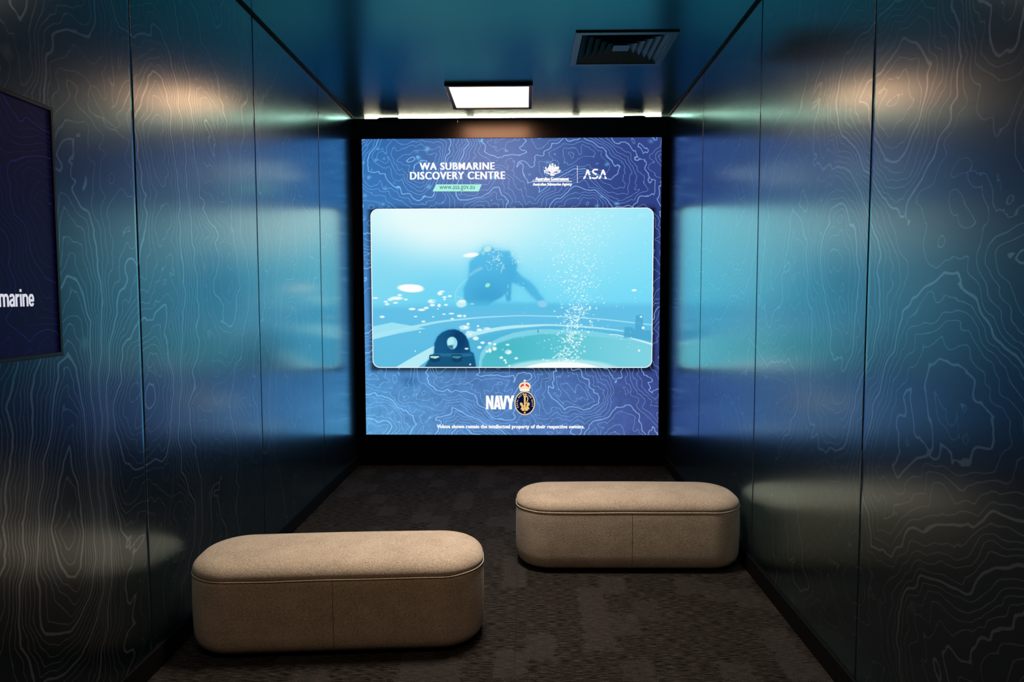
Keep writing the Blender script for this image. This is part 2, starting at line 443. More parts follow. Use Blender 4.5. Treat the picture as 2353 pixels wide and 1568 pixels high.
# ------------------------------------------------------------ the big screen
SX0, SX1, SZ0, SZ1 = -1.3744, 1.1256, .2669, 2.7663
def S(px, py):
    """point of the screen face from the picture it shows: (x, z)"""
    t = Vector(fw)*F_PX + Vector(rt)*(px-1176.5) - Vector(up)*(py-784)
    k = Y_END/t.y
    return (t.x*k, EYE+t.z*k)

screen = empty('video_wall', ((SX0+SX1)/2, Y_END, 0))
tag(screen, 'big glowing square video wall between the blue walls showing a diver film', 'screen')
def sobj(name, me_or_bm, mat, parent=screen, **kw):
    if isinstance(me_or_bm, bmesh.types.BMesh): o = bm_obj(name, me_or_bm, mat, parent, **kw)
    else: o = obj(name, me_or_bm, mat, parent)
    if parent is screen: o.matrix_parent_inverse = Matrix.Translation((-(SX0+SX1)/2, -Y_END, 0))
    return o
def sbox(name, x0, x1, y0, y1, z0, z1, mat, bev=0):
    bm = bmesh.new(); box_bm(bm, x0, x1, y0, y1, z0, z1, bev); return sobj(name, bm, mat)
XA, XB = XL(Y_END)+.001, XR(Y_END)-.001
HT = 2.932
yb = Y_END+.095
sbox('housing_base', XA, XB, Y_END, yb, .0005, SZ0-.0005, M_MATTE)
sbox('housing_side', XA, SX0-.0005, Y_END, yb, SZ0, SZ1, M_MATTE)
sbox('housing_side', SX1+.0005, XB, Y_END, yb, SZ0, SZ1, M_MATTE)
sbox('backing', SX0, SX1, Y_END+.03, yb, SZ0, SZ1, M_MATTE)
# header: two cover boards with a joint, a thin top cap and two clips
sbox('header_board', XA, -.570, Y_END, yb-.03, SZ1+.002, HT-.004, M_HOUS, .001)
sbox('header_board', -.5675, XB, Y_END, yb-.03, SZ1+.002, HT-.004, M_HOUS, .001)
sbox('header_cap', XA, XB, Y_END-.002, yb-.03, HT-.0035, HT, M_MATTE)
def clip(x0, x1, t0, t1):
    bm = bmesh.new()
    prof = [(x0, HT-.02), (x0, HT), (x0+t0, HT+.008), (x1-t1, HT+.009), (x1, HT), (x1, HT-.02)]
    A = [bm.verts.new((x, Y_END-.008, z)) for x, z in prof]; B = [bm.verts.new((x, Y_END+.022, z)) for x, z in prof]
    bm.faces.new(A); bm.faces.new(B[::-1])
    for i in range(len(prof)): bm.faces.new((A[i], B[i], B[(i+1) % 6], A[(i+1) % 6]))
    bmesh.ops.recalc_face_normals(bm, faces=bm.faces)
    sobj('clip', bm, M_MATTE)
clip(-1.237, -1.060, .018, .006); clip(.806, .990, .006, .018)
for bx_ in (-.47, .42):
    sbox('hanger_post', bx_-.03, bx_+.03, yb-.020, yb-.006, HT-.02, HT+.005, M_MATTE)

# strip light lying behind the header
st = empty('strip_light', (-.1, yb+.02, HT)); tag(st, 'white strip light glowing along the top of the video wall housing', 'light')
M_STRIP, *_ = emission('lit_strip', (1.0, .52, .34), STRIP)
bm = bmesh.new(); box_bm(bm, -1.27, 1.24, -.008, .008, -.004, .0055); bm_obj('lit_tube', bm, M_STRIP, st)
bm = bmesh.new(); box_bm(bm, -1.28, 1.25, -.012, .012, -.016, -.0042); bm_obj('channel', bm, M_LAMPF, st)
for xx in (-1.1, 1.05):
    bm = bmesh.new(); box_bm(bm, xx-.01, xx+.01, -.022, -.010, -.03, -.002); bm_obj('bracket', bm, M_LAMPF, st)

# ---- picture shown by the screen -------------------------------------------
def smooth(e0, e1, x):
    t = np.clip((x-e0)/(e1-e0), 0, 1); return t*t*(3-2*t)
def srgb2lin(a):
    a = np.clip(a, 0, 255)/255.
    return np.where(a <= .04045, a/12.92, ((a+.055)/1.055)**2.4)
def blur(a, s):
    if s < .3: return a
    r = int(3*s+1); k = np.exp(-.5*(np.arange(-r, r+1)/s)**2); k /= k.sum()
    a = np.apply_along_axis(lambda v: np.convolve(np.pad(v, r, mode='edge'), k, 'valid'), 0, a)
    return np.apply_along_axis(lambda v: np.convolve(np.pad(v, r, mode='edge'), k, 'valid'), 1, a)

# background: blue relief map with drawn contour lines
px0, px1, py0, py1 = 832, 1520, 316, 1001
nb = 300
xs = np.linspace(SX0, SX1, nb); zs = np.linspace(SZ0, SZ1, nb)
XX, ZZ = np.meshgrid(xs, zs, indexing='ij')
U = (XX-SX0)/(SX1-SX0); V = (SZ1-ZZ)/(SZ1-SZ0)       # V downward
c00, c10, c01, c11 = [np.array(c, float) for c in ((44, 104, 172), (58, 74, 140), (100, 168, 218), (66, 80, 146))]
col = ((1-U)*(1-V))[..., None]*c00 + (U*(1-V))[..., None]*c10 + ((1-U)*V)[..., None]*c01 + (U*V)[..., None]*c11
def glow(u, v, su, sv, c, k):
    global col
    wgt = (k*np.exp(-.5*(((U-u)/su)**2+((V-v)/sv)**2)))[..., None]; col = col*(1-wgt)+np.array(c, float)*wgt
glow(.44, .07, .16, .13, (128, 138, 188), .75)
glow(.52, .93, .20, .12, (84, 128, 190), .6)
glow(.0, .45, .12, .3, (70, 130, 200), .5); glow(1.0, .5, .1, .25, (36, 54, 124), .6)
glow(.9, .13, .1, .1, (44, 62, 130), .6)
tex = perlin(XX*9, ZZ*9, 3)*1.2+perlin(XX*22, ZZ*22, 4)+perlin(XX*45, ZZ*45, 12)*.8
col = col*(1+.07*tex[..., None]*np.clip(V*1.6-.3, .25, 1)[..., None])
for _ in range(46):                                   # bright drifting specks of the artwork
    u, v = random.random()**1.5, random.random()*.28
    s_ = random.uniform(.002, .006); glow(u, v, s_, s_*.8, (120, 200, 245), random.uniform(.3, .85))
glow(.155, .815, .02, .014, (40, 90, 150), .55)
# soft drop shadow of the film window, part of the displayed picture
vx0, vz1 = S(853, 481); vx1, vz0 = S(1500, 844)
vx0, vx1, vz0, vz1 = -1.3025, 1.060, .8505, 2.1815
dx = np.maximum(np.maximum(vx0-XX, XX-vx1), 0); dz = np.maximum(np.maximum(vz0-.012-ZZ, ZZ-vz1), 0)
sh = np.exp(-(np.sqrt(dx**2+dz**2)/.028)**2)*np.where(ZZ > vz1, .35, .75)
col = col*(1-.8*sh[..., None])
P = np.stack([XX, np.full_like(XX, Y_END+.004), ZZ], -1)
me = grid_mesh('display', P)
cattr(me, 'tint', srgb2lin(col)*SCREEN)
add_contour(me, relief(XX, ZZ, 77, ((-.9, 2.5, .2, .15, .2, 6), (.75, 2.45, .2, .2, 0, -6), (-.2, .5, .2, .14, .5, 6), (.5, .55, .2, .15, 0, -7), (-1.1, .6, .14, .12, 0, 5)), 1.05), xs[1]-xs[0], zs[1]-zs[0])
m, n, l = new_mat('lit_map_display'); m.cycles.emission_sampling = 'NONE'
mask, Mx = contour_nodes(n, l, .0018, .0036, .0020)
at = n.new('ShaderNodeAttribute'); at.attribute_name = 'tint'
cm = n.new('ShaderNodeMix'); cm.data_type = 'RGBA'; cm.blend_type = 'ADD'
cm.inputs['B'].default_value = (.17, .30, .42, 1)
l.new(at.outputs['Color'], cm.inputs['A']); l.new(mask, cm.inputs['Factor'])
e = n.new('ShaderNodeEmission'); o_ = n.new('ShaderNodeOutputMaterial'); l.new(cm.outputs['Result'], e.inputs[0]); l.new(e.outputs[0], o_.inputs[0])
sobj('map_display', me, m)

# film window -----------------------------------------------------------------
NX, NY = 820, 460
gx = np.linspace(vx0, vx1, NX); gz = np.linspace(vz0, vz1, NY)
GX, GZ = np.meshgrid(gx, gz, indexing='ij')
PX = 854+(GX-vx0)/(vx1-vx0)*(1499-854); PY = 481+(vz1-GZ)/(vz1-vz0)*(843-481)
img = np.zeros(GX.shape+(3,))
def lay(c, a):
    global img
    img = img*(1-a[..., None])+np.array(c, float)*a[..., None]
def poly(pts):
    ins = np.zeros(PX.shape, bool)
    x0_, y0_ = min(p[0] for p in pts), min(p[1] for p in pts); x1_, y1_ = max(p[0] for p in pts), max(p[1] for p in pts)
    ia = np.searchsorted(PX[:, 0], [x0_-1, x1_+1]); jb = NY-np.searchsorted(PY[0, ::-1], [y1_+1, y0_-1])
    ja, jb2 = max(0, jb[0]-1), min(NY, jb[1]+1); i0, i1 = max(0, ia[0]-1), min(NX, ia[1]+1)
    X_, Y_ = PX[i0:i1, ja:jb2], PY[i0:i1, ja:jb2]; sub = np.zeros(X_.shape, bool)
    for (ax, ay), (bx2, by2) in zip(pts, pts[1:]+pts[:1]):
        if ay == by2: continue
        c_ = ((ay > Y_) != (by2 > Y_)) & (X_ < (bx2-ax)*(Y_-ay)/(by2-ay)+ax); sub ^= c_
    ins[i0:i1, ja:jb2] = sub
    return ins.astype(float)
def g2(cx, cy, sx_, sy_): return np.exp(-.5*(((PX-cx)/sx_)**2+((PY-cy)/sy_)**2))
def ell(cx, cy, rx, ry, soft=.12, th=0):
    a, b = PX-cx, PY-cy; c_, s_ = math.cos(th), math.sin(th)
    r = np.sqrt(((a*c_+b*s_)/rx)**2+((-a*s_+b*c_)/ry)**2); return 1-smooth(1-soft, 1+soft, r)
t = np.clip((PY-481)/230, 0, 1)[..., None]
img[:] = np.array((150, 230, 250.))*(1-t)+np.array((112, 216, 246.))*t
lay((236, 253, 253), np.clip(1.15*g2(1000, 490, 150, 85), 0, 1)); lay((225, 250, 252), .75*g2(1150, 480, 170, 60))
lay((170, 238, 250), .5*g2(1330, 520, 80, 90))
lay((100, 205, 240), .55*g2(1010, 660, 90, 50)); lay((128, 214, 238), .6*g2(870, 640, 60, 60))
# deck far edge
dk = smooth(688, 712, PY+(PX-1200)*.006); lay((98, 190, 230), dk*.9)
lay((92, 185, 222), smooth(700, 840, PY)*.6)
# diver (stands behind the hatch)
Q = lambda pts: [(1040+x/7.84, 540+y/7.84) for x, y in pts]
body = poly(Q([(520, 290), (560, 215), (650, 190), (760, 240), (900, 285), (1040, 285), (1060, 400), (1110, 420), (1170, 540), (1150, 640), (1250, 740), (1400, 830), (1500, 930), (1560, 1030), (1680, 1180), (1560, 1200), (1420, 1080), (1300, 940), (1080, 840), (1060, 900), (1050, 1180), (980, 1180), (960, 1040), (880, 1110), (760, 1170), (640, 1260), (330, 1260), (210, 1150), (200, 950), (290, 780), (300, 650), (310, 470), (400, 400), (470, 330)]))
lay((95, 200, 238), .55*np.clip(blur(body, 14)*1.3, 0, 1))
lay((84, 186, 230), blur(body, 3.0)*np.interp(PY, [560, 610, 660], [.72, .88, .95]))
lay((64, 164, 212), blur(body, 2.0)*np.clip(1.1*g2(1125, 690, 45, 40), 0, 1)*.9)
lay((70, 172, 220), blur(body, 2.0)*.55*g2(1175, 625, 16, 30))
lay((88, 190, 228), .7*blur(poly(Q([(330, 1180), (2000, 1230), (1900, 1330), (100, 1330)])), 5))
for (cx, cy, rx, ry, th, c_, a) in ((1083, 585, 18, 5, -.1, (245, 252, 252), 1), (1121, 571, 9, 7, -.3, (190, 238, 238), .9), (1111, 580, 5, 5, 0, (150, 220, 240), .8),
        (1060, 697, 12, 8, 0, (200, 238, 245), .95), (1062, 691, 9, 4, 0, (232, 250, 250), .9), (1247, 697, 11, 8, .2, (145, 208, 240), .9),
        (1121, 654, 6, 4.5, -.5, (150, 235, 205), 1), (943, 661, 30, 9, .06, (255, 255, 255), 1), (943, 658, 26, 6, 0, (255, 255, 255), 1),
        (1085, 697, 5, 1.6, 0, (190, 235, 240), .8)):
    lay(c_, a*ell(cx, cy, rx, ry, .2, th))
lay((185, 228, 240), .6*blur(poly(Q([(910, 515), (945, 520), (885, 670), (865, 670)])), .6))
lay((150, 215, 238), .55*blur(poly(Q([(310, 740), (300, 700), (400, 620), (520, 555), (560, 600), (480, 640), (400, 680)])), 1.4))
ring = np.abs(np.hypot(PX-(1040+665/7.84), PY-(540+585/7.84))-5.2); lay((160, 220, 240), .6*(1-smooth(.3, 1.1, ring))*(PY > 540+560/7.84))
for (a_, b_) in (((60, 1180), (50, 1020)), ((50, 1020), (130, 900)), ((130, 900), (240, 800)), ((1000, 890), (1005, 940)), ((990, 1010), (995, 1070)), ((180, 1130), (90, 1100))):
    (ax, ay), (bx2, by2) = Q([a_, b_]); L2 = (bx2-ax)**2+(by2-ay)**2
    tt = np.clip(((PX-ax)*(bx2-ax)+(PY-ay)*(by2-ay))/L2, 0, 1); d = np.hypot(PX-ax-tt*(bx2-ax), PY-ay-tt*(by2-ay)); lay((180, 230, 242), .55*(1-smooth(.5, 1.6, d)))
# painted hatch rings of the deck
K = lambda pts: [(820+x/3.18, 650+y/3.18) for x, y in pts]
def interp(pts):
    a = np.array(K(pts)); return np.interp(PX, a[:, 0], a[:, 1])
def interp_s(pts):
    a = np.array(K(pts)); k = np.linspace(a[0, 0], a[-1, 0], 400); v = np.interp(k, a[:, 0], a[:, 1])
    kk = np.ones(31)/31; v2 = np.convolve(np.pad(v, 15, mode='reflect', reflect_type='odd'), kk, 'valid'); return np.interp(PX, k, v2)
def band(top, bot, c_, a=1, x0=0, x1=9999, soft=.7):
    T, B = interp_s(top), interp_s(bot)
    lay(c_, a*smooth(-soft, soft, PY-T)*smooth(-soft, soft, B-PY)*((PX >= 820+x0/3.18) & (PX <= 820+x1/3.18)))
lay((160, 228, 245), .95*blur(poly(K([(100, 315), (250, 284), (400, 310), (500, 330), (300, 365), (100, 412)])), .5))
band([(100, 372), (250, 340), (400, 308), (600, 270), (900, 243), (1200, 231), (1500, 238), (1800, 258), (2160, 300)],
     [(100, 412), (250, 366), (400, 330), (600, 286), (900, 253), (1200, 238), (1500, 246), (1800, 266), (2160, 308)], (168, 230, 246), .95)
T0 = [(100, 720), (290, 605), (420, 530), (560, 455), (700, 400), (850, 350), (1100, 308), (1400, 296), (1700, 313), (1960, 345), (2160, 380)]
B0 = [(100, 840), (455, 605), (600, 500), (700, 445), (850, 385), (1000, 350), (1100, 333), (1400, 308), (1700, 325), (1960, 353), (2160, 392)]
lay((82, 180, 218), .75*smooth(-2, 10, PY-interp(B0)))
band(T0, B0, (185, 238, 246), .95, 100, 1960)
hatch = poly(K([(890, 620), (892, 570), (905, 510), (940, 460), (1000, 420), (1060, 390), (1150, 360), (1250, 342), (1350, 334), (1600, 338), (1750, 352), (1900, 375), (2050, 410), (2200, 455), (2200, 640), (890, 640)]))
lay((128, 212, 232), blur(hatch, .8))
inner = poly(K([(905, 640), (915, 560), (960, 490), (1030, 440), (1150, 400), (1350, 370), (1600, 374), (1850, 405), (2050, 440), (2200, 480), (2200, 640)]))
lay((84, 192, 208), blur(inner, 1.6)); lay((140, 218, 232), blur(inner, 1.6)*smooth(1180, 1500, PX)*.75)
lay((70, 182, 196), blur(inner, 2)*.7*g2(1150, 800, 45, 28))
band([(1900, 372), (2000, 395), (2100, 420), (2200, 450)], [(1900, 378), (2000, 403), (2100, 432), (2200, 464)], (225, 250, 250), .9, 1850, 2200)
lay((190, 238, 244), .8*ell(820+1500/3.18, 650+640/3.18, 130, 27, .12)); lay((246, 254, 252), ell(820+1500/3.18, 650+645/3.18, 92, 22, .08))
lay((30, 120, 150), .8*ell(820+1328/3.18, 650+348/3.18, 1, 5))
# far bollard
b1 = poly(K([(2040, 240), (2060, 230), (2092, 234), (2100, 380), (2036, 380)])); b2 = poly(K([(1955, 400), (1960, 320), (2010, 318), (2040, 345), (2100, 345), (2150, 345), (2160, 420), (2050, 400)]))
lay((76, 168, 208), blur(np.maximum(b1, b2), 1.2)*.85)
# pad eye in front
pe = poly(K([(490, 612), (520, 560), (560, 510), (563, 440), (585, 390), (620, 358), (665, 340), (710, 336), (755, 348), (795, 385), (815, 430), (828, 500), (850, 510), (862, 560), (868, 612)]))
lay((40, 120, 160), .5*blur(pe, 4)); lay((22, 88, 134), blur(pe, 1.1))
lay((14, 62, 108), blur(pe, 1.0)*np.clip(1.2*g2(1055, 780, 16, 24), 0, 1)); lay((46, 122, 160), .7*blur(poly(K([(560, 512), (830, 512), (850, 530), (760, 540), (545, 530)])), 1.0))
lay((24, 84, 122), .9*blur(poly(K([(505, 612), (530, 560), (800, 545), (860, 570), (866, 612)])), 1.2))
lay((150, 222, 236), ell(820+694/3.18, 650+436/3.18, 12, 14.5, .08)); lay((190, 240, 246), ell(820+682/3.18, 650+425/3.18, 8, 9, .3)*.8)
lay((34, 90, 130), blur(poly(K([(660, 455), (700, 450), (700, 480), (672, 476)])), .8)*.8)
for cx, top in ((563, (190, 236, 238)), (726, (70, 145, 165))):
    lay((16, 66, 98), blur(poly(K([(cx-42, 540), (cx-35, 522), (cx+36, 522), (cx+43, 540), (cx+38, 570), (cx, 580), (cx-30, 572)])), .6))
    lay(top, .95*blur(poly(K([(cx-36, 538), (cx-28, 545), (cx+6, 552), (cx+36, 540), (cx+30, 532), (cx-30, 532)])), .6))
# bubbles
rs = np.random.RandomState(5)
def dab(cx, cy, rx, ry, c_, a):
    i0, i1 = np.searchsorted(PX[:, 0], [cx-rx-3, cx+rx+3])
    j1 = NY-np.searchsorted(PY[0, ::-1], cy-ry-3); j0 = NY-np.searchsorted(PY[0, ::-1], cy+ry+3)
    i0, i1, j0, j1 = max(i0, 0), min(i1, NX), max(j0, 0), min(j1, NY)
    if i1 <= i0 or j1 <= j0: return
    X_, Y_ = PX[i0:i1, j0:j1], PY[i0:i1, j0:j1]
    k = (a*(1-smooth(.55, 1.25, np.hypot((X_-cx)/rx, (Y_-cy)/ry))))[..., None]
    img[i0:i1, j0:j1] = img[i0:i1, j0:j1]*(1-k)+np.array(c_, float)*k
for _ in range(900):
    v = rs.rand()**.85; cy = 488+v*345
    wd = 62*(1-v)+34*v
    cx = 1345-38*smooth(0, 1, v)-10*np.sin(v*7)+rs.randn()*wd*(.75 if v > .5 else 1)*.62
    r_ = rs.uniform(.7, 1.7)*(1+(v > .62)*.35)
    dab(cx, cy, r_*rs.uniform(1, 1.5), r_, (232, 252, 252), rs.uniform(.35, .95))
for _ in range(90): dab(rs.uniform(1180, 1490), rs.uniform(490, 800), rs.uniform(.8, 1.8), rs.uniform(.6, 1.2), (225, 250, 252), rs.uniform(.4, .9))
for _ in range(70): dab(1142+rs.randn()*11, 585+rs.randn()*13, rs.uniform(.8, 2.2), rs.uniform(.8, 1.8), (205, 242, 250), rs.uniform(.4, .9))
for _ in range(16): dab(1190+rs.randn()*9, 592+rs.randn()*14, rs.uniform(1, 3), rs.uniform(.8, 1.5), (205, 245, 250), .7)
BB = [(285, 107, 52, 13), (240, 117, 22, 9), (310, 84, 18, 8), (130, 105, 22, 6), (206, 132, 16, 7), (216, 150, 18, 8), (278, 140, 20, 7), (355, 116, 16, 6), (400, 186, 28, 9), (470, 192, 30, 9), (505, 178, 20, 9), (545, 130, 30, 14), (550, 158, 20, 9), (600, 160, 14, 12), (606, 72, 20, 14), (622, 58, 22, 7), (640, 100, 16, 8), (678, 92, 16, 7), (650, 156, 16, 7), (640, 116, 10, 6), (635, 224, 14, 5), (690, 220, 22, 6), (750, 237, 22, 9), (787, 238, 12, 9), (696, 258, 14, 6), (178, 243, 20, 9), (425, 241, 14, 5), (483, 278, 16, 7), (785, 322, 40, 16), (812, 296, 12, 9), (826, 362, 32, 16), (885, 312, 10, 7), (895, 338, 22, 8), (952, 330, 26, 9), (868, 402, 24, 14), (918, 434, 18, 9), (970, 438, 14, 9), (1008, 446, 12, 9), (895, 468, 18, 10), (950, 498, 9, 9), (972, 492, 14, 16), (1006, 478, 18, 14), (1103, 449, 15, 7), (1108, 503, 26, 16), (1056, 544, 14, 9), (1082, 563, 12, 7), (1166, 549, 14, 8), (1090, 580, 8, 9), (800, 478, 16, 7), (456, 356, 6, 5), (826, 594, 8, 6), (420, 496, 5, 6), (2096, 326, 12, 10), (2028, 52, 20, 8), (2068, 492, 9, 8), (2080, 245, 10, 7), (1116, 604, 8, 6), (590, 186, 8, 4), (555, 243, 8, 5)]
for bx2, by2, rx, ry in BB:
    cx, cy = K([(bx2, by2)])[0]
    dab(cx, cy, rx/3.18, ry/3.18*1.1, (240, 253, 253), .95)
    if rx > 24 and bx2 > 500:
        for _ in range(4): dab(cx+rs.randn()*rx/4.5, cy+rs.randn()*ry/4, rx/9, ry/6, (150, 222, 240), .6)
# LED rows
led = 1+.018*np.sin(PY*2*np.pi/3.9)*np.clip((780-PY)/120, .3, 1)
img = img*led[..., None]
# rounded corners: fit the grid into a rounded rectangle
me_img = srgb2lin(img)*SCREEN
yf = Y_END-.0005
def rr_fit(X, Z, x0, x1, z0, z1, r):
    cx, cz = (x0+x1)/2, (z0+z1)/2
    X2, Z2 = X.copy(), Z.copy()
    # squeeze each row near the top/bottom edge to the rounded outline
    d = np.minimum(Z-z0, z1-Z); ins = np.where(d < r, r-np.sqrt(np.maximum(r*r-(r-d)**2, 0)), 0)
    hw = (x1-x0)/2; X2 = np.where(np.abs(X-cx) > hw-r*1.2, cx+np.sign(X-cx)*((hw-r*1.2)+(np.abs(X-cx)-(hw-r*1.2))*(r*1.2-ins)/(r*1.2)), X)
    return X2, Z2
GX2, GZ2 = rr_fit(GX, GZ, vx0, vx1, vz0, vz1, .058)
me = grid_mesh('film_window', np.stack([GX2, np.full_like(GX, yf), GZ2], -1))
cattr(me, 'tint', me_img)
m, n, l = new_mat('lit_film'); m.cycles.emission_sampling = 'NONE'
at = n.new('ShaderNodeAttribute'); at.attribute_name = 'tint'; e = n.new('ShaderNodeEmission'); o_ = n.new('ShaderNodeOutputMaterial')
l.new(at.outputs['Color'], e.inputs[0]); l.new(e.outputs[0], o_.inputs[0])
film = sobj('film_window', me, m)

def rr_pts(x0, x1, z0, z1, r, n_=10):
    out = []
    for cx, cz, a0 in ((x1-r, z1-r, 0), (x0+r, z1-r, 90), (x0+r, z0+r, 180), (x1-r, z0+r, 270)):
        for i in range(n_+1):
            a = math.radians(a0+90*i/n_); out.append((cx+r*math.cos(a), cz+r*math.sin(a)))
    return out
M_WHITE, *_ = emission('lit_white_graphic', lin((252, 252, 252)), SCREEN, False)
bm = bmesh.new(); th = .0065; yy = yf-.0006
A = [bm.verts.new((x, yy, z)) for x, z in rr_pts(vx0-th, vx1+th, vz0-th, vz1+th, .058+th)]
B = [bm.verts.new((x, yy, z)) for x, z in rr_pts(vx0, vx1, vz0, vz1, .058)]
for i in range(len(A)): bm.faces.new((A[i], A[(i+1) % len(A)], B[(i+1) % len(A)], B[i]))
sobj('window_border', bm, M_WHITE)

# ---- lettering and emblems --------------------------------------------------
def text_mesh(body, offset=0, space=1.0, shear=0):
    c = bpy.data.curves.new('lettering', 'FONT'); c.body = body; c.size = 1; c.offset = offset; c.space_character = space; c.shear = shear
    c.resolution_u = 4
    o = bpy.data.objects.new('lettering', c); C.objects.link(o)
    dg = bpy.context.evaluated_depsgraph_get(); me = bpy.data.meshes.new_from_object(o.evaluated_get(dg))
    bpy.data.objects.remove(o); bpy.data.curves.remove(c)
    return me
def lettering(body, x0, x1, z0, z1, mat, y=None, offset=0, space=1.0, shear=0, dbl=0, parent=screen, plane='xz', name='lettering', label=None):
    """fit a text's box into x0..x1, z0..z1"""
    me = text_mesh(body, offset, space, shear)
    v = np.zeros(len(me.vertices)*3); me.vertices.foreach_get('co', v); v = v.reshape(-1, 3)
    f = [list(p.vertices) for p in me.polygons]
    a, b = v.min(0), v.max(0)
    X = x0+(v[:, 0]-a[0])/(b[0]-a[0])*(x1-x0); Z = z0+(v[:, 1]-a[1])/(b[1]-a[1])*(z1-z0)
    yv = (yf-.0012) if y is None else y
    vv, ff = [], []
    for k in ((0,) if not dbl else (-dbl, 0, dbl)):
        off = len(vv); vv += [(p+k, yv-abs(k)*.01, q_) for p, q_ in zip(X, Z)]; ff += [[i+off for i in q_] for q_ in f]
    me2 = bpy.data.meshes.new(name); me2.from_pydata(vv, [], ff); bpy.data.meshes.remove(me)
    return sobj(name, me2, mat, parent) if parent is screen else obj(name, me2, mat, parent)

def flat(name, polys, mat, y=None, sc=None):
    bm = bmesh.new(); yv = (yf-.0012) if y is None else y
    for p in polys:
        bm.faces.new([bm.verts.new((a, yv, b)) for a, b in p])
    bmesh.ops.triangulate(bm, faces=bm.faces)
    return sobj(name, bm, mat)
def Spt(pts): return [S(a, b) for a, b in pts]
def stroke(pts, w_):
    """thick polyline in picture units -> quads with mitre-less joints plus round caps"""
    out = []
    for (ax, ay), (bx2, by2) in zip(pts[:-1], pts[1:]):
        L_ = math.hypot(bx2-ax, by2-ay) or 1; nx, ny = -(by2-ay)/L_*w_/2, (bx2-ax)/L_*w_/2
        out.append([(ax+nx, ay+ny), (bx2+nx, by2+ny), (bx2-nx, by2-ny), (ax-nx, ay-ny)])
    for (ax, ay) in pts[1:-1]:
        out.append([(ax+w_/2*math.cos(k*math.pi/5), ay+w_/2*math.sin(k*math.pi/5)) for k in range(10)])
    return out
def disc(cx, cy, rx, ry, k=28): return [(cx+rx*math.cos(2*math.pi*i/k), cy+ry*math.sin(2*math.pi*i/k)) for i in range(k)]
def fit(px0_, px1_, py0_, py1_):
    a = S(px0_, py1_); b = S(px1_, py0_); return a[0], b[0], a[1], b[1]

lettering('WA SUBMARINE', *fit(965, 1136, 373, 391), M_WHITE, offset=.008, space=1.14, dbl=.0034)
lettering('DISCOVERY CENTRE', *fit(943, 1160, 394, 413), M_WHITE, offset=.008, space=1.14, dbl=.0034)
M_MINT, *_ = emission('lit_mint_label', lin((176, 244, 226)), SCREEN, False)
M_TEALT, *_ = emission('lit_teal_text', lin((52, 120, 120)), SCREEN, False)
flat('web_address_label', [Spt([(1002, 424), (1107, 424), (1100, 440), (994, 440)])], M_MINT)
lettering('www.asa.gov.au', *fit(1010, 1091, 427, 439), M_TEALT, y=yf-.0018, name='web_address')
# crest group
lettering('Australian Government', *fit(1231, 1307, 407, 415.5), M_WHITE, offset=.012, dbl=.0022)
lettering('Australian Submarine Agency', *fit(1224.5, 1314, 420, 429), M_WHITE, offset=.012, dbl=.0020)
flat('rule', [Spt([(1224, 416.2), (1314, 416.2), (1314, 417.8), (1224, 417.8)])], M_WHITE)
flat('rule', [Spt([(1326.2, 381), (1327.2, 381), (1327.2, 421), (1326.2, 421)])], M_WHITE)
g = lambda pts: [(1210+x/11.765, 360+y/11.765) for x, y in pts]
M_DIM, *_ = emission('lit_crest_grey', lin((150, 172, 215)), SCREEN, False)
crest = []
crest.append(g([(667+0, 260), (640, 300), (636, 420), (690, 470), (760, 420), (762, 300), (720, 262)]))           # shield
star = []
for i in range(14):
    a = math.pi*2*i/14-math.pi/2; r_ = 34 if i % 2 == 0 else 18; star.append((697+r_*math.cos(a), 205+r_*math.sin(a)))
crest.append(g(star)); crest.append(g([(655, 240), (745, 240), (742, 258), (658, 258)]))
crest.append(g([(618, 210), (645, 205), (650, 250), (662, 300), (640, 330), (640, 390), (600, 395), (585, 350), (520, 385), (500, 400), (540, 350), (575, 310), (600, 270), (608, 250)]))  # kangaroo
crest.append(g([(752, 225), (770, 205), (790, 225), (782, 270), (830, 268), (870, 300), (850, 340), (800, 335), (790, 390), (765, 390), (775, 330), (758, 290)]))                        # emu
for x_, y_ in ((520, 262), (862, 258)): crest.append(g([(x_, y_), (x_+22, y_+40), (x_+12, y_+62), (x_-22, y_+64), (x_-20, y_+40)]))
crest.append(g([(455, 370), (930, 368), (920, 396), (850, 402), (540, 402), (470, 398)]))
for i in range(9):
    t_ = i/8; x_ = 500+t_*390; y_ = 425+math.sin(t_*math.pi)*55
    crest.append(g(disc(x_, y_, 26, 17, 8))); crest.append(g(disc(x_+(8 if i % 2 else -8), y_-20, 14, 16, 7)))
crest.append(g([(640, 500), (690, 470), (755, 498), (760, 515), (700, 522), (632, 516)]))
crest += [g(q_) for q_ in stroke([(505, 345), (560, 330), (620, 350)], 20)+stroke([(770, 345), (830, 350), (880, 338)], 18)]
flat('coat_of_arms', [Spt(p) for p in crest], M_WHITE)
dots = [g(disc(650+rs.rand()*105, 290+rs.rand()*150, 6, 5, 5)) for _ in range(26)]+[g(disc(520+rs.rand()*340, 425+rs.rand()*40, 5, 5, 5)) for _ in range(22)]
flat('crest_detail', [Spt(p) for p in dots], M_DIM, yf-.0018)
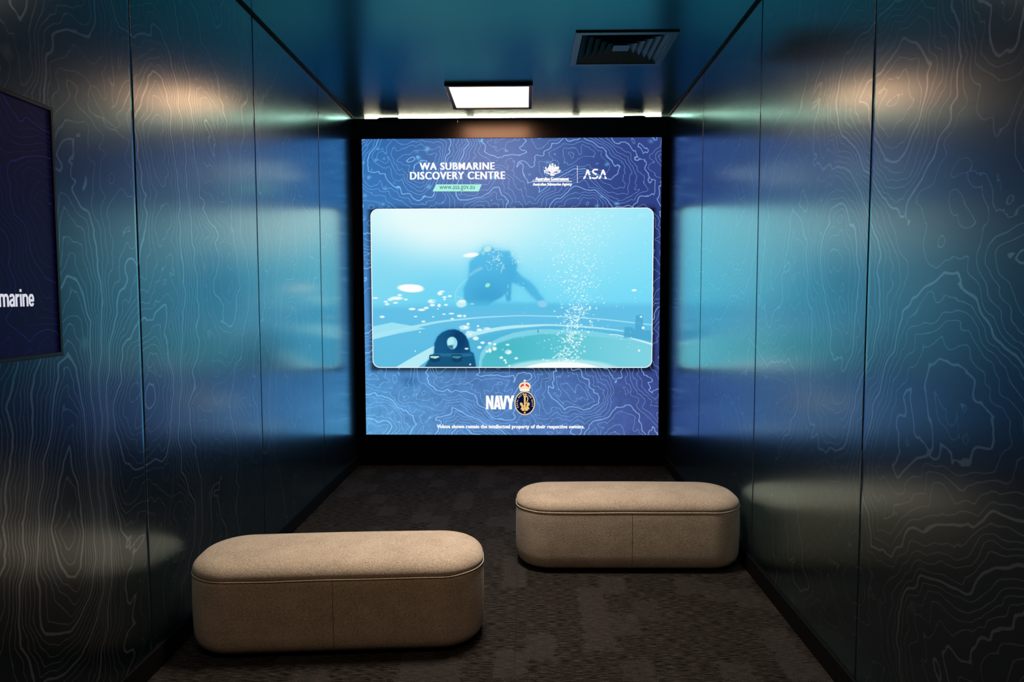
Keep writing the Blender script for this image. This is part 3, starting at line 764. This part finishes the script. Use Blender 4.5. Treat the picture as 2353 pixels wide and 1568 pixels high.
# ASA wordmark with its slanted cut
asa = []
def A_(x0_):
    f_ = lambda pts: g([(x0_+a, b) for a, b in pts])
    return [f_([(105, 352), (150, 352), (205, 492), (185, 512), (150, 505), (122, 440), (98, 500), (60, 500), (66, 470)]),
            f_([(50, 510), (90, 512), (60, 595), (42, 608), (0, 604), (2, 590)]), f_([(158, 535), (200, 535), (228, 590), (222, 608), (182, 608)])]
asa += A_(1525); asa += A_(1940)
asa += [g(q_) for q_ in stroke([(1925, 358), (1880, 352), (1835, 355), (1800, 378), (1790, 415), (1815, 450), (1860, 472), (1895, 488)], 44)]
asa += [g(q_) for q_ in stroke([(1912, 520), (1918, 545), (1898, 575), (1855, 588), (1800, 585), (1765, 575)], 42)]
flat('wordmark', [Spt(p) for p in asa], M_WHITE)
# NAVY wordmark, each letter drawn
nv = lambda pts: Spt([(1090+x/11.2, 860+y/11.2) for x, y in pts])
NAVY = [[(300, 552), (360, 552), (366, 908), (300, 908)], [(425, 552), (492, 552), (492, 908), (425, 908)], [(360, 552), (430, 740), (430, 908), (366, 730), (350, 600)],
        [(552, 552), (590, 552), (590, 690), (562, 908), (494, 908)], [(580, 552), (624, 552), (690, 908), (622, 908), (584, 690)], [(556, 790), (606, 790), (612, 852), (550, 852)],
        [(640, 552), (710, 552), (748, 780), (748, 908), (704, 908)], [(782, 552), (850, 552), (790, 908), (745, 908), (745, 780)],
        [(820, 552), (888, 552), (930, 660), (930, 760), (893, 760)], [(958, 552), (1028, 552), (972, 765), (925, 765), (925, 660)], [(893, 740), (972, 740), (968, 908), (893, 908)]]
flat('wordmark', [nv(p) for p in NAVY], M_WHITE)
# badge
M_GOLD, *_ = emission('lit_gold', lin((240, 200, 118)), SCREEN, False)
M_PALE, *_ = emission('lit_pale_gold', lin((255, 232, 190)), SCREEN, False)
M_NAVY, *_ = emission('lit_navy', lin((6, 16, 62)), SCREEN, False)
M_RED, *_ = emission('lit_red', lin((226, 66, 72)), SCREEN, False)
ES = 11.2
flat('badge_rim', [nv(disc(1298, 748, 262, 305, 60))], M_PALE)
flat('badge_rim', [nv(disc(1298, 748, 252, 295, 60))], M_GOLD, yf-.0015)
flat('badge_field', [nv(disc(1298, 748, 238, 281, 60))], M_NAVY, yf-.0018)
anchor = [[(1264, 522), (1332, 522), (1332, 580), (1264, 580)], [(1275, 570), (1322, 570), (1318, 900), (1278, 900)],
          [(1200, 900), (1175, 905), (1215, 870), (1215, 820), (1180, 800), (1172, 750), (1200, 726), (1240, 750), (1250, 800), (1245, 850), (1290, 890), (1290, 948), (1230, 945)],
          [(1395, 900), (1420, 905), (1382, 870), (1382, 830), (1418, 800), (1424, 750), (1395, 726), (1355, 750), (1345, 800), (1350, 850), (1300, 890), (1300, 948), (1365, 945)], disc(1296, 990, 24, 22, 14)]
anchor += stroke([(1330, 565), (1365, 590), (1380, 640), (1360, 700), (1345, 735), (1310, 775), (1265, 830)], 26)
flat('anchor', [nv(p) for p in anchor], M_GOLD, yf-.0022)
flat('anchor_detail', [nv(disc(1298, 550, 14, 14, 10))]+[nv(disc(x_, y_, 8, 9, 7)) for x_, y_ in ((1362, 610), (1374, 660), (1350, 715), (1322, 760))], M_NAVY, yf-.0026)
def arc_text(word, a0, a1, rx, ry, size, flip=False):
    vv, ff = [], []
    for i, ch in enumerate(word):
        a = a0+(a1-a0)*(i/(max(1, len(word)-1)))
        me = text_mesh(ch, .02); v = np.zeros(len(me.vertices)*3); me.vertices.foreach_get('co', v); v = v.reshape(-1, 3)
        f = [list(p.vertices) for p in me.polygons]; bpy.data.meshes.remove(me)
        mn, mx_ = v.min(0), v.max(0); v = v-(mn+mx_)/2; v = v/max(.3, (mx_-mn)[1])*size
        ar = math.radians(a); cx, cy = 1298+rx*math.cos(ar), 748-ry*math.sin(ar)
        rot = ar-math.pi/2+(math.pi if flip else 0)
        off = len(vv)
        for p in v:
            qx, qy = p[0]*.85, p[1]
            X_ = cx+qx*math.cos(rot)-qy*math.sin(rot); Y_ = cy-(qx*math.sin(rot)+qy*math.cos(rot))
            s_ = S(1090+X_/ES, 860+Y_/ES); vv.append((s_[0], yf-.0022, s_[1]))
        ff += [[k+off for k in q_] for q_ in f]
    me2 = bpy.data.meshes.new('badge_lettering'); me2.from_pydata(vv, [], ff); sobj('badge_lettering', me2, M_PALE)
arc_text('ROYAL', 205, 160, 198, 240, 40)
arc_text('AUSTRALIAN', 142, 38, 196, 240, 42)
arc_text('NAVY', 18, -18, 198, 240, 40)
flat('crown', [nv(p) for p in ([(1180, 440), (1175, 400), (1150, 350), (1145, 300), (1180, 240), (1235, 215), (1280, 212), (1320, 212), (1370, 215), (1420, 240), (1450, 300), (1445, 350), (1420, 400), (1412, 440)], disc(1297, 168, 32, 26, 12), [(1285, 190), (1310, 190), (1310, 220), (1285, 220)], disc(1297, 142, 10, 10, 8))], M_PALE)
flat('crown_cap', [nv(p) for p in ([(1180, 330), (1195, 285), (1235, 255), (1275, 252), (1280, 300), (1240, 310), (1200, 345)], [(1410, 330), (1398, 285), (1358, 255), (1320, 252), (1315, 300), (1352, 310), (1392, 345)])], M_RED, yf-.0016)
flat('crown_jewel', [nv(disc(x_, y_, 12, 10, 8)) for x_, y_ in ((1205, 360), (1255, 345), (1345, 345), (1395, 360), (1180, 395), (1415, 395), (1240, 385), (1297, 380), (1355, 385))], M_GOLD, yf-.0018)
flat('crown_band', [nv([(1178, 405), (1225, 390), (1297, 384), (1370, 390), (1416, 405), (1416, 440), (1370, 428), (1297, 424), (1225, 428), (1180, 440)])], M_WHITE, yf-.0021)
lettering('Videos shown remain the intellectual property of their respective owners.', *fit(1004, 1343, 976.5, 987), M_WHITE, offset=.02, space=1.08, dbl=.0016, name='caption_lettering')
M_JFD, *_ = emission('lit_faint_text', lin((185, 238, 250)), SCREEN, False)
lettering('JFD', *fit(1466.5, 1486, 491.5, 500.5), M_JFD, y=yf-.0012, offset=.008)

# ------------------------------------------------------------ wall television
TVX = -1.39
tvr = empty('wall_television', (TVX-.021, 1.43, 1.281)); tvr.rotation_euler = (0, 0, math.atan(.001))
tag(tvr, 'dark flat wall television with white word on the left blue wall', 'television')
TY0, TY1, TH = -.655, .648, .732
M_TVF, *_ = principled('charcoal_tv_bezel', (26, 28, 32), .35, .5)
bm = bmesh.new(); fx_ = .021
outer = [(TY0, 0), (TY1, 0), (TY1, TH), (TY0, TH)]
def ring_rect(d, x_): return [bm.verts.new((x_, a+(d if i in (0, 3) else -d), b+(d if i in (0, 1) else -d))) for i, (a, b) in enumerate(outer)]
rg = [ring_rect(0, -.02), ring_rect(0, fx_-.002), ring_rect(.002, fx_), ring_rect(.0115, fx_), ring_rect(.0125, fx_-.004)]
for a, b in zip(rg[:-1], rg[1:]):
    for i in range(4): bm.faces.new((a[i], a[(i+1) % 4], b[(i+1) % 4], b[i]))
bmesh.ops.recalc_face_normals(bm, faces=bm.faces)
bm_obj('bezel', bm, M_TVF, tvr)
bm = bmesh.new(); box_bm(bm, -.0185, .010, TY0+.004, TY1-.004, .004, TH-.004); bm_obj('tv_body', bm, M_BLACK, tvr)
bm = bmesh.new(); box_bm(bm, -.0275, -.019, -.25, .25, .15, .55); bm_obj('wall_bracket', bm, M_BLACK, tvr)
ys = np.linspace(TY0+.012, TY1-.012, 150); zs = np.linspace(.012, TH-.012, 90)
YY, ZZ = np.meshgrid(ys, zs, indexing='ij')
me = grid_mesh('tv_display', np.stack([np.full_like(YY, fx_-.006), YY, ZZ], -1))
add_contour(me, relief(YY*1.2, ZZ*1.2, 91, ((.45, .4, .12, .2, 0, 5), (.3, .15, .12, .2, 0, -5))), (ys[1]-ys[0]), zs[1]-zs[0])
m, n, l = new_mat('dim_tv_picture'); m.cycles.emission_sampling = 'NONE'
mask, Mx = contour_nodes(n, l, .0009, .0016, .0010)
b = n.new('ShaderNodeBsdfPrincipled'); o_ = n.new('ShaderNodeOutputMaterial'); b.inputs['Base Color'].default_value = (.002, .002, .003, 1)
b.inputs['Roughness'].default_value = .45; b.inputs['Specular IOR Level'].default_value = .15; b.inputs['Emission Strength'].default_value = SCREEN
sx_ = n.new('ShaderNodeSeparateXYZ'); gg = n.new('ShaderNodeNewGeometry'); l.new(gg.outputs['Position'], sx_.inputs[0])
mrz = n.new('ShaderNodeMapRange'); l.new(sx_.outputs[2], mrz.inputs[0]); mrz.inputs[1].default_value = 1.3; mrz.inputs[2].default_value = 2.04
ba = n.new('ShaderNodeMix'); ba.data_type = 'RGBA'; ba.inputs['A'].default_value = (*lin((5, 5, 34)), 1); ba.inputs['B'].default_value = (*lin((7, 6, 28)), 1); l.new(mrz.outputs[0], ba.inputs['Factor'])
cm = n.new('ShaderNodeMix'); cm.data_type = 'RGBA'; cm.blend_type = 'ADD'; cm.inputs['B'].default_value = (.003, .006, .042, 1)
l.new(mask, cm.inputs['Factor']); l.new(ba.outputs['Result'], cm.inputs['A']); l.new(cm.outputs['Result'], b.inputs['Emission Color']); l.new(b.outputs[0], o_.inputs[0])
obj('tv_display', me, m, tvr)
# "... submarine" - condensed bold letters, drawn as strokes in a unit where x-height = 10
M_TVT, *_ = emission('lit_tv_text', lin((212, 214, 228)), SCREEN, False)
GL = {'s': (6, [[(5.2, 2.2), (4.2, .9), (2.4, .9), (1.2, 2.2), (1.4, 3.8), (4.6, 5.8), (5, 7.8), (3.8, 9.1), (2, 9.1), (.9, 7.6)]]),
      'u': (6.6, [[(1.1, 0), (1.1, 7.2), (2, 9.1), (3.8, 9.1), (5.4, 7.6)], [(5.4, 0), (5.4, 10)]]),
      'b': (6.6, [[(1.1, -4.2), (1.1, 10)], [(1.1, 2.4), (2.8, .9), (4.6, 1.1), (5.5, 3), (5.5, 7), (4.6, 8.9), (2.8, 9.1), (1.1, 7.6)]]),
      'm': (10.2, [[(1.1, 0), (1.1, 10)], [(1.1, 2.4), (2.6, .9), (4.2, .9), (5.2, 2.6), (5.2, 10)], [(5.2, 2.4), (6.6, .9), (8.2, .9), (9.3, 2.6), (9.3, 10)]]),
      'a': (6.4, [[(1.1, 2.4), (2.2, .9), (4.2, .9), (5.2, 2.4), (5.2, 10)], [(5.2, 4.4), (2.4, 4.9), (1, 6.4), (1.3, 8.4), (2.6, 9.2), (4.2, 8.6), (5.2, 7.4)]]),
      'r': (4.6, [[(1.1, 0), (1.1, 10)], [(1.1, 3), (2.4, 1.2), (4.4, 1)]]),
      'i': (2.4, [[(1.1, 0), (1.1, 10)]]),
      'n': (6.6, [[(1.1, 0), (1.1, 10)], [(1.1, 2.4), (2.8, .9), (4.4, .9), (5.5, 2.6), (5.5, 10)]]),
      'e': (6.4, [[(1.1, 5.2), (5.3, 5.2), (5.3, 3), (4.4, 1), (2.2, 1), (1.1, 3), (1.1, 7), (2.2, 9), (4.2, 9), (5.2, 7.4)]])}
xcur = 0; polys = []
for ch in 'submarine':
    wd_, sts = GL[ch]
    for s_ in sts: polys += [[(xcur+a, b2) for a, b2 in q_] for q_ in stroke(s_, 2.1)]
    if ch == 'i': polys.append([(xcur+a, b2) for a, b2 in ((0, -3.9), (2.2, -3.9), (2.2, -1.7), (0, -1.7))])
    xcur += wd_+.3
unit = .0345/10; yend = .538
bm = bmesh.new()
for p in polys:
    bm.faces.new([bm.verts.new((fx_-.0045, yend-(xcur-a)*unit*1.02, 1.4655-1.281-b2*unit)) for a, b2 in p])
bm_obj('lettering', bm, M_TVT, tvr)

# ------------------------------------------------------------ ottomans
def rr_ring(L_, D_, r, inset, n_=14):
    L2, D2, rr = L_/2-inset, D_/2-inset, max(r-inset, .01)
    out = []
    for cx, cy, a0 in ((L2-rr, D2-rr, 0), (-L2+rr, D2-rr, 90), (-L2+rr, -D2+rr, 180), (L2-rr, -D2+rr, 270)):
        for i in range(n_+1):
            a = math.radians(a0+90*i/n_); out.append((cx+rr*math.cos(a), cy+rr*math.sin(a)))
    # subdivide the two long straights so they can bow gently
    res = []
    for i, p in enumerate(out):
        q_ = out[(i+1) % len(out)]; res.append(p); d = math.hypot(q_[0]-p[0], q_[1]-p[1])
        k = int(d/.06)
        for j in range(1, k+1): res.append((p[0]+(q_[0]-p[0])*j/(k+1), p[1]+(q_[1]-p[1])*j/(k+1)))
    return res
def loft(bm, prof, L_, D_, r, cap_top=True, cap_bot=False, wob=None):
    base = len(rr_ring(L_, D_, r, 0)); rings = []
    ref = rr_ring(L_, D_, r, 0)
    for ins, z in prof:
        ring = []
        # inset along the true ring so vertex counts match
        sc_ = rr_ring_fixed(ref, L_, D_, r, ins)
        for i, (a, b2) in enumerate(sc_):
            ring.append(bm.verts.new((a, b2, z+(wob(a, b2, z) if wob else 0))))
        rings.append(ring)
    for A, B in zip(rings[:-1], rings[1:]):
        for i in range(len(A)): bm.faces.new((A[i], A[(i+1) % len(A)], B[(i+1) % len(A)], B[i]))
    if cap_top: bm.faces.new(rings[-1])
    if cap_bot: bm.faces.new(rings[0][::-1])
    return rings
def rr_ring_fixed(ref, L_, D_, r, ins):
    out = []
    for a, b2 in ref:
        cx = max(-(L_/2-r), min(L_/2-r, a)); cy = max(-(D_/2-r), min(D_/2-r, b2))
        dx_, dy_ = a-cx, b2-cy; d = math.hypot(dx_, dy_) or 1
        k = max(r-ins, .004) if ins < r else None
        if ins < r: out.append((cx+dx_/d*(r-ins), cy+dy_/d*(r-ins)))
        else:
            sx2 = max(0.001, 1-(ins-r)/(L_/2-r)*.5); out.append((cx*sx2, cy*max(0.02, 1-(ins-r)/(D_/2-r+.001))))
    return out
OL, OD, OR = 1.212, .44, .19
def make_ottoman():
    root = empty('ottoman')
    zs_ = .327
    side = [(.075, .014), (.050, .016), (.028, .024), (.012, .040), (.003, .065), (0, .10), (-.002, .18), (-.001, .26), (0, .305), (.002, zs_-.004), (.006, zs_)]
    bm = bmesh.new(); loft(bm, side, OL, OD, OR, False, True); bm_obj('side_cover', bm, M_FAB, root, True)
    top = [(.006, zs_+.001), (.001, zs_+.008)]
    for i in range(1, 9):
        a = i/8*math.pi/2; top.append((.001+.075*(1-math.cos(a)), zs_+.008+.052*math.sin(a)))
    top += [(.105, .3915), (.14, .3945), (.175, .396), (.189, .3965)]
    bm = bmesh.new(); rings = loft(bm, top, OL, OD, OR, False, False, lambda a, b2, z: (z-.327)*.12*math.cos(a*2.2))
    # close the crown with a strip along the middle line
    bm.faces.new(rings[-1])
    bmesh.ops.triangulate(bm, faces=[f for f in bm.faces if len(f.verts) > 4])
    bm_obj('top_cushion', bm, M_FAB, root, True)
    # piping cord along the seam
    ref = rr_ring(OL, OD, OR, 0); path = rr_ring_fixed(ref, OL, OD, OR, 0.0015); rad = .0034; bm = bmesh.new(); rg_ = []
    N = len(path)
    for i in range(N):
        p0, p1 = path[i-1], path[(i+1) % N]; tx, ty = p1[0]-p0[0], p1[1]-p0[1]; d = math.hypot(tx, ty); nx, ny = ty/d, -tx/d
        dzz = .0012*math.sin(i*.7)*math.sin(i*.23)
        rg_.append([bm.verts.new((path[i][0]+nx*rad*math.cos(k*math.pi/4), path[i][1]+ny*rad*math.cos(k*math.pi/4), zs_+dzz+rad*math.sin(k*math.pi/4))) for k in range(8)])
    for i in range(N):
        A, B = rg_[i], rg_[(i+1) % N]
        for k in range(8): bm.faces.new((A[k], A[(k+1) % 8], B[(k+1) % 8], B[k]))
    bmesh.ops.recalc_face_normals(bm, faces=bm.faces)
    bm_obj('piping', bm, M_PIPE, root, True)
    # upright seams in the middle of both long sides
    for s in (-1, 1):
        bm = bmesh.new()
        pts = [(ins, z) for ins, z in side if .04 <= z <= .325]
        A = [(bm.verts.new((-.0009, s*(OD/2-ins+.0006), z)), bm.verts.new((.0009, s*(OD/2-ins+.0006), z))) for ins, z in pts]
        for a, b2 in zip(A[:-1], A[1:]): bm.faces.new((a[0], a[1], b2[1], b2[0]))
        bm_obj('seam', bm, M_SEAM, root)
    bm = bmesh.new(); loft(bm, [(.085, .001), (.085, .016)], OL, OD, OR, True, True); bm_obj('plinth', bm, M_BLACK, root)
    return root
ot = make_ottoman()
ot.location = (-.790, 2.932, 0); ot.rotation_euler = (0, 0, math.radians(4.6))
tag(ot, 'long tan upholstered ottoman nearest the camera, beside the left wall', 'ottoman', 'tan pill-shaped ottomans')
o2 = ot.copy(); C.objects.link(o2)
for ch in list(ot.children):
    c = ch.copy(); C.objects.link(c); c.parent = o2
o2.location = (.551, 3.815, 0); o2.rotation_euler = (0, 0, math.radians(.6))
tag(o2, 'long tan upholstered ottoman farther off, beside the right wall', 'ottoman', 'tan pill-shaped ottomans')
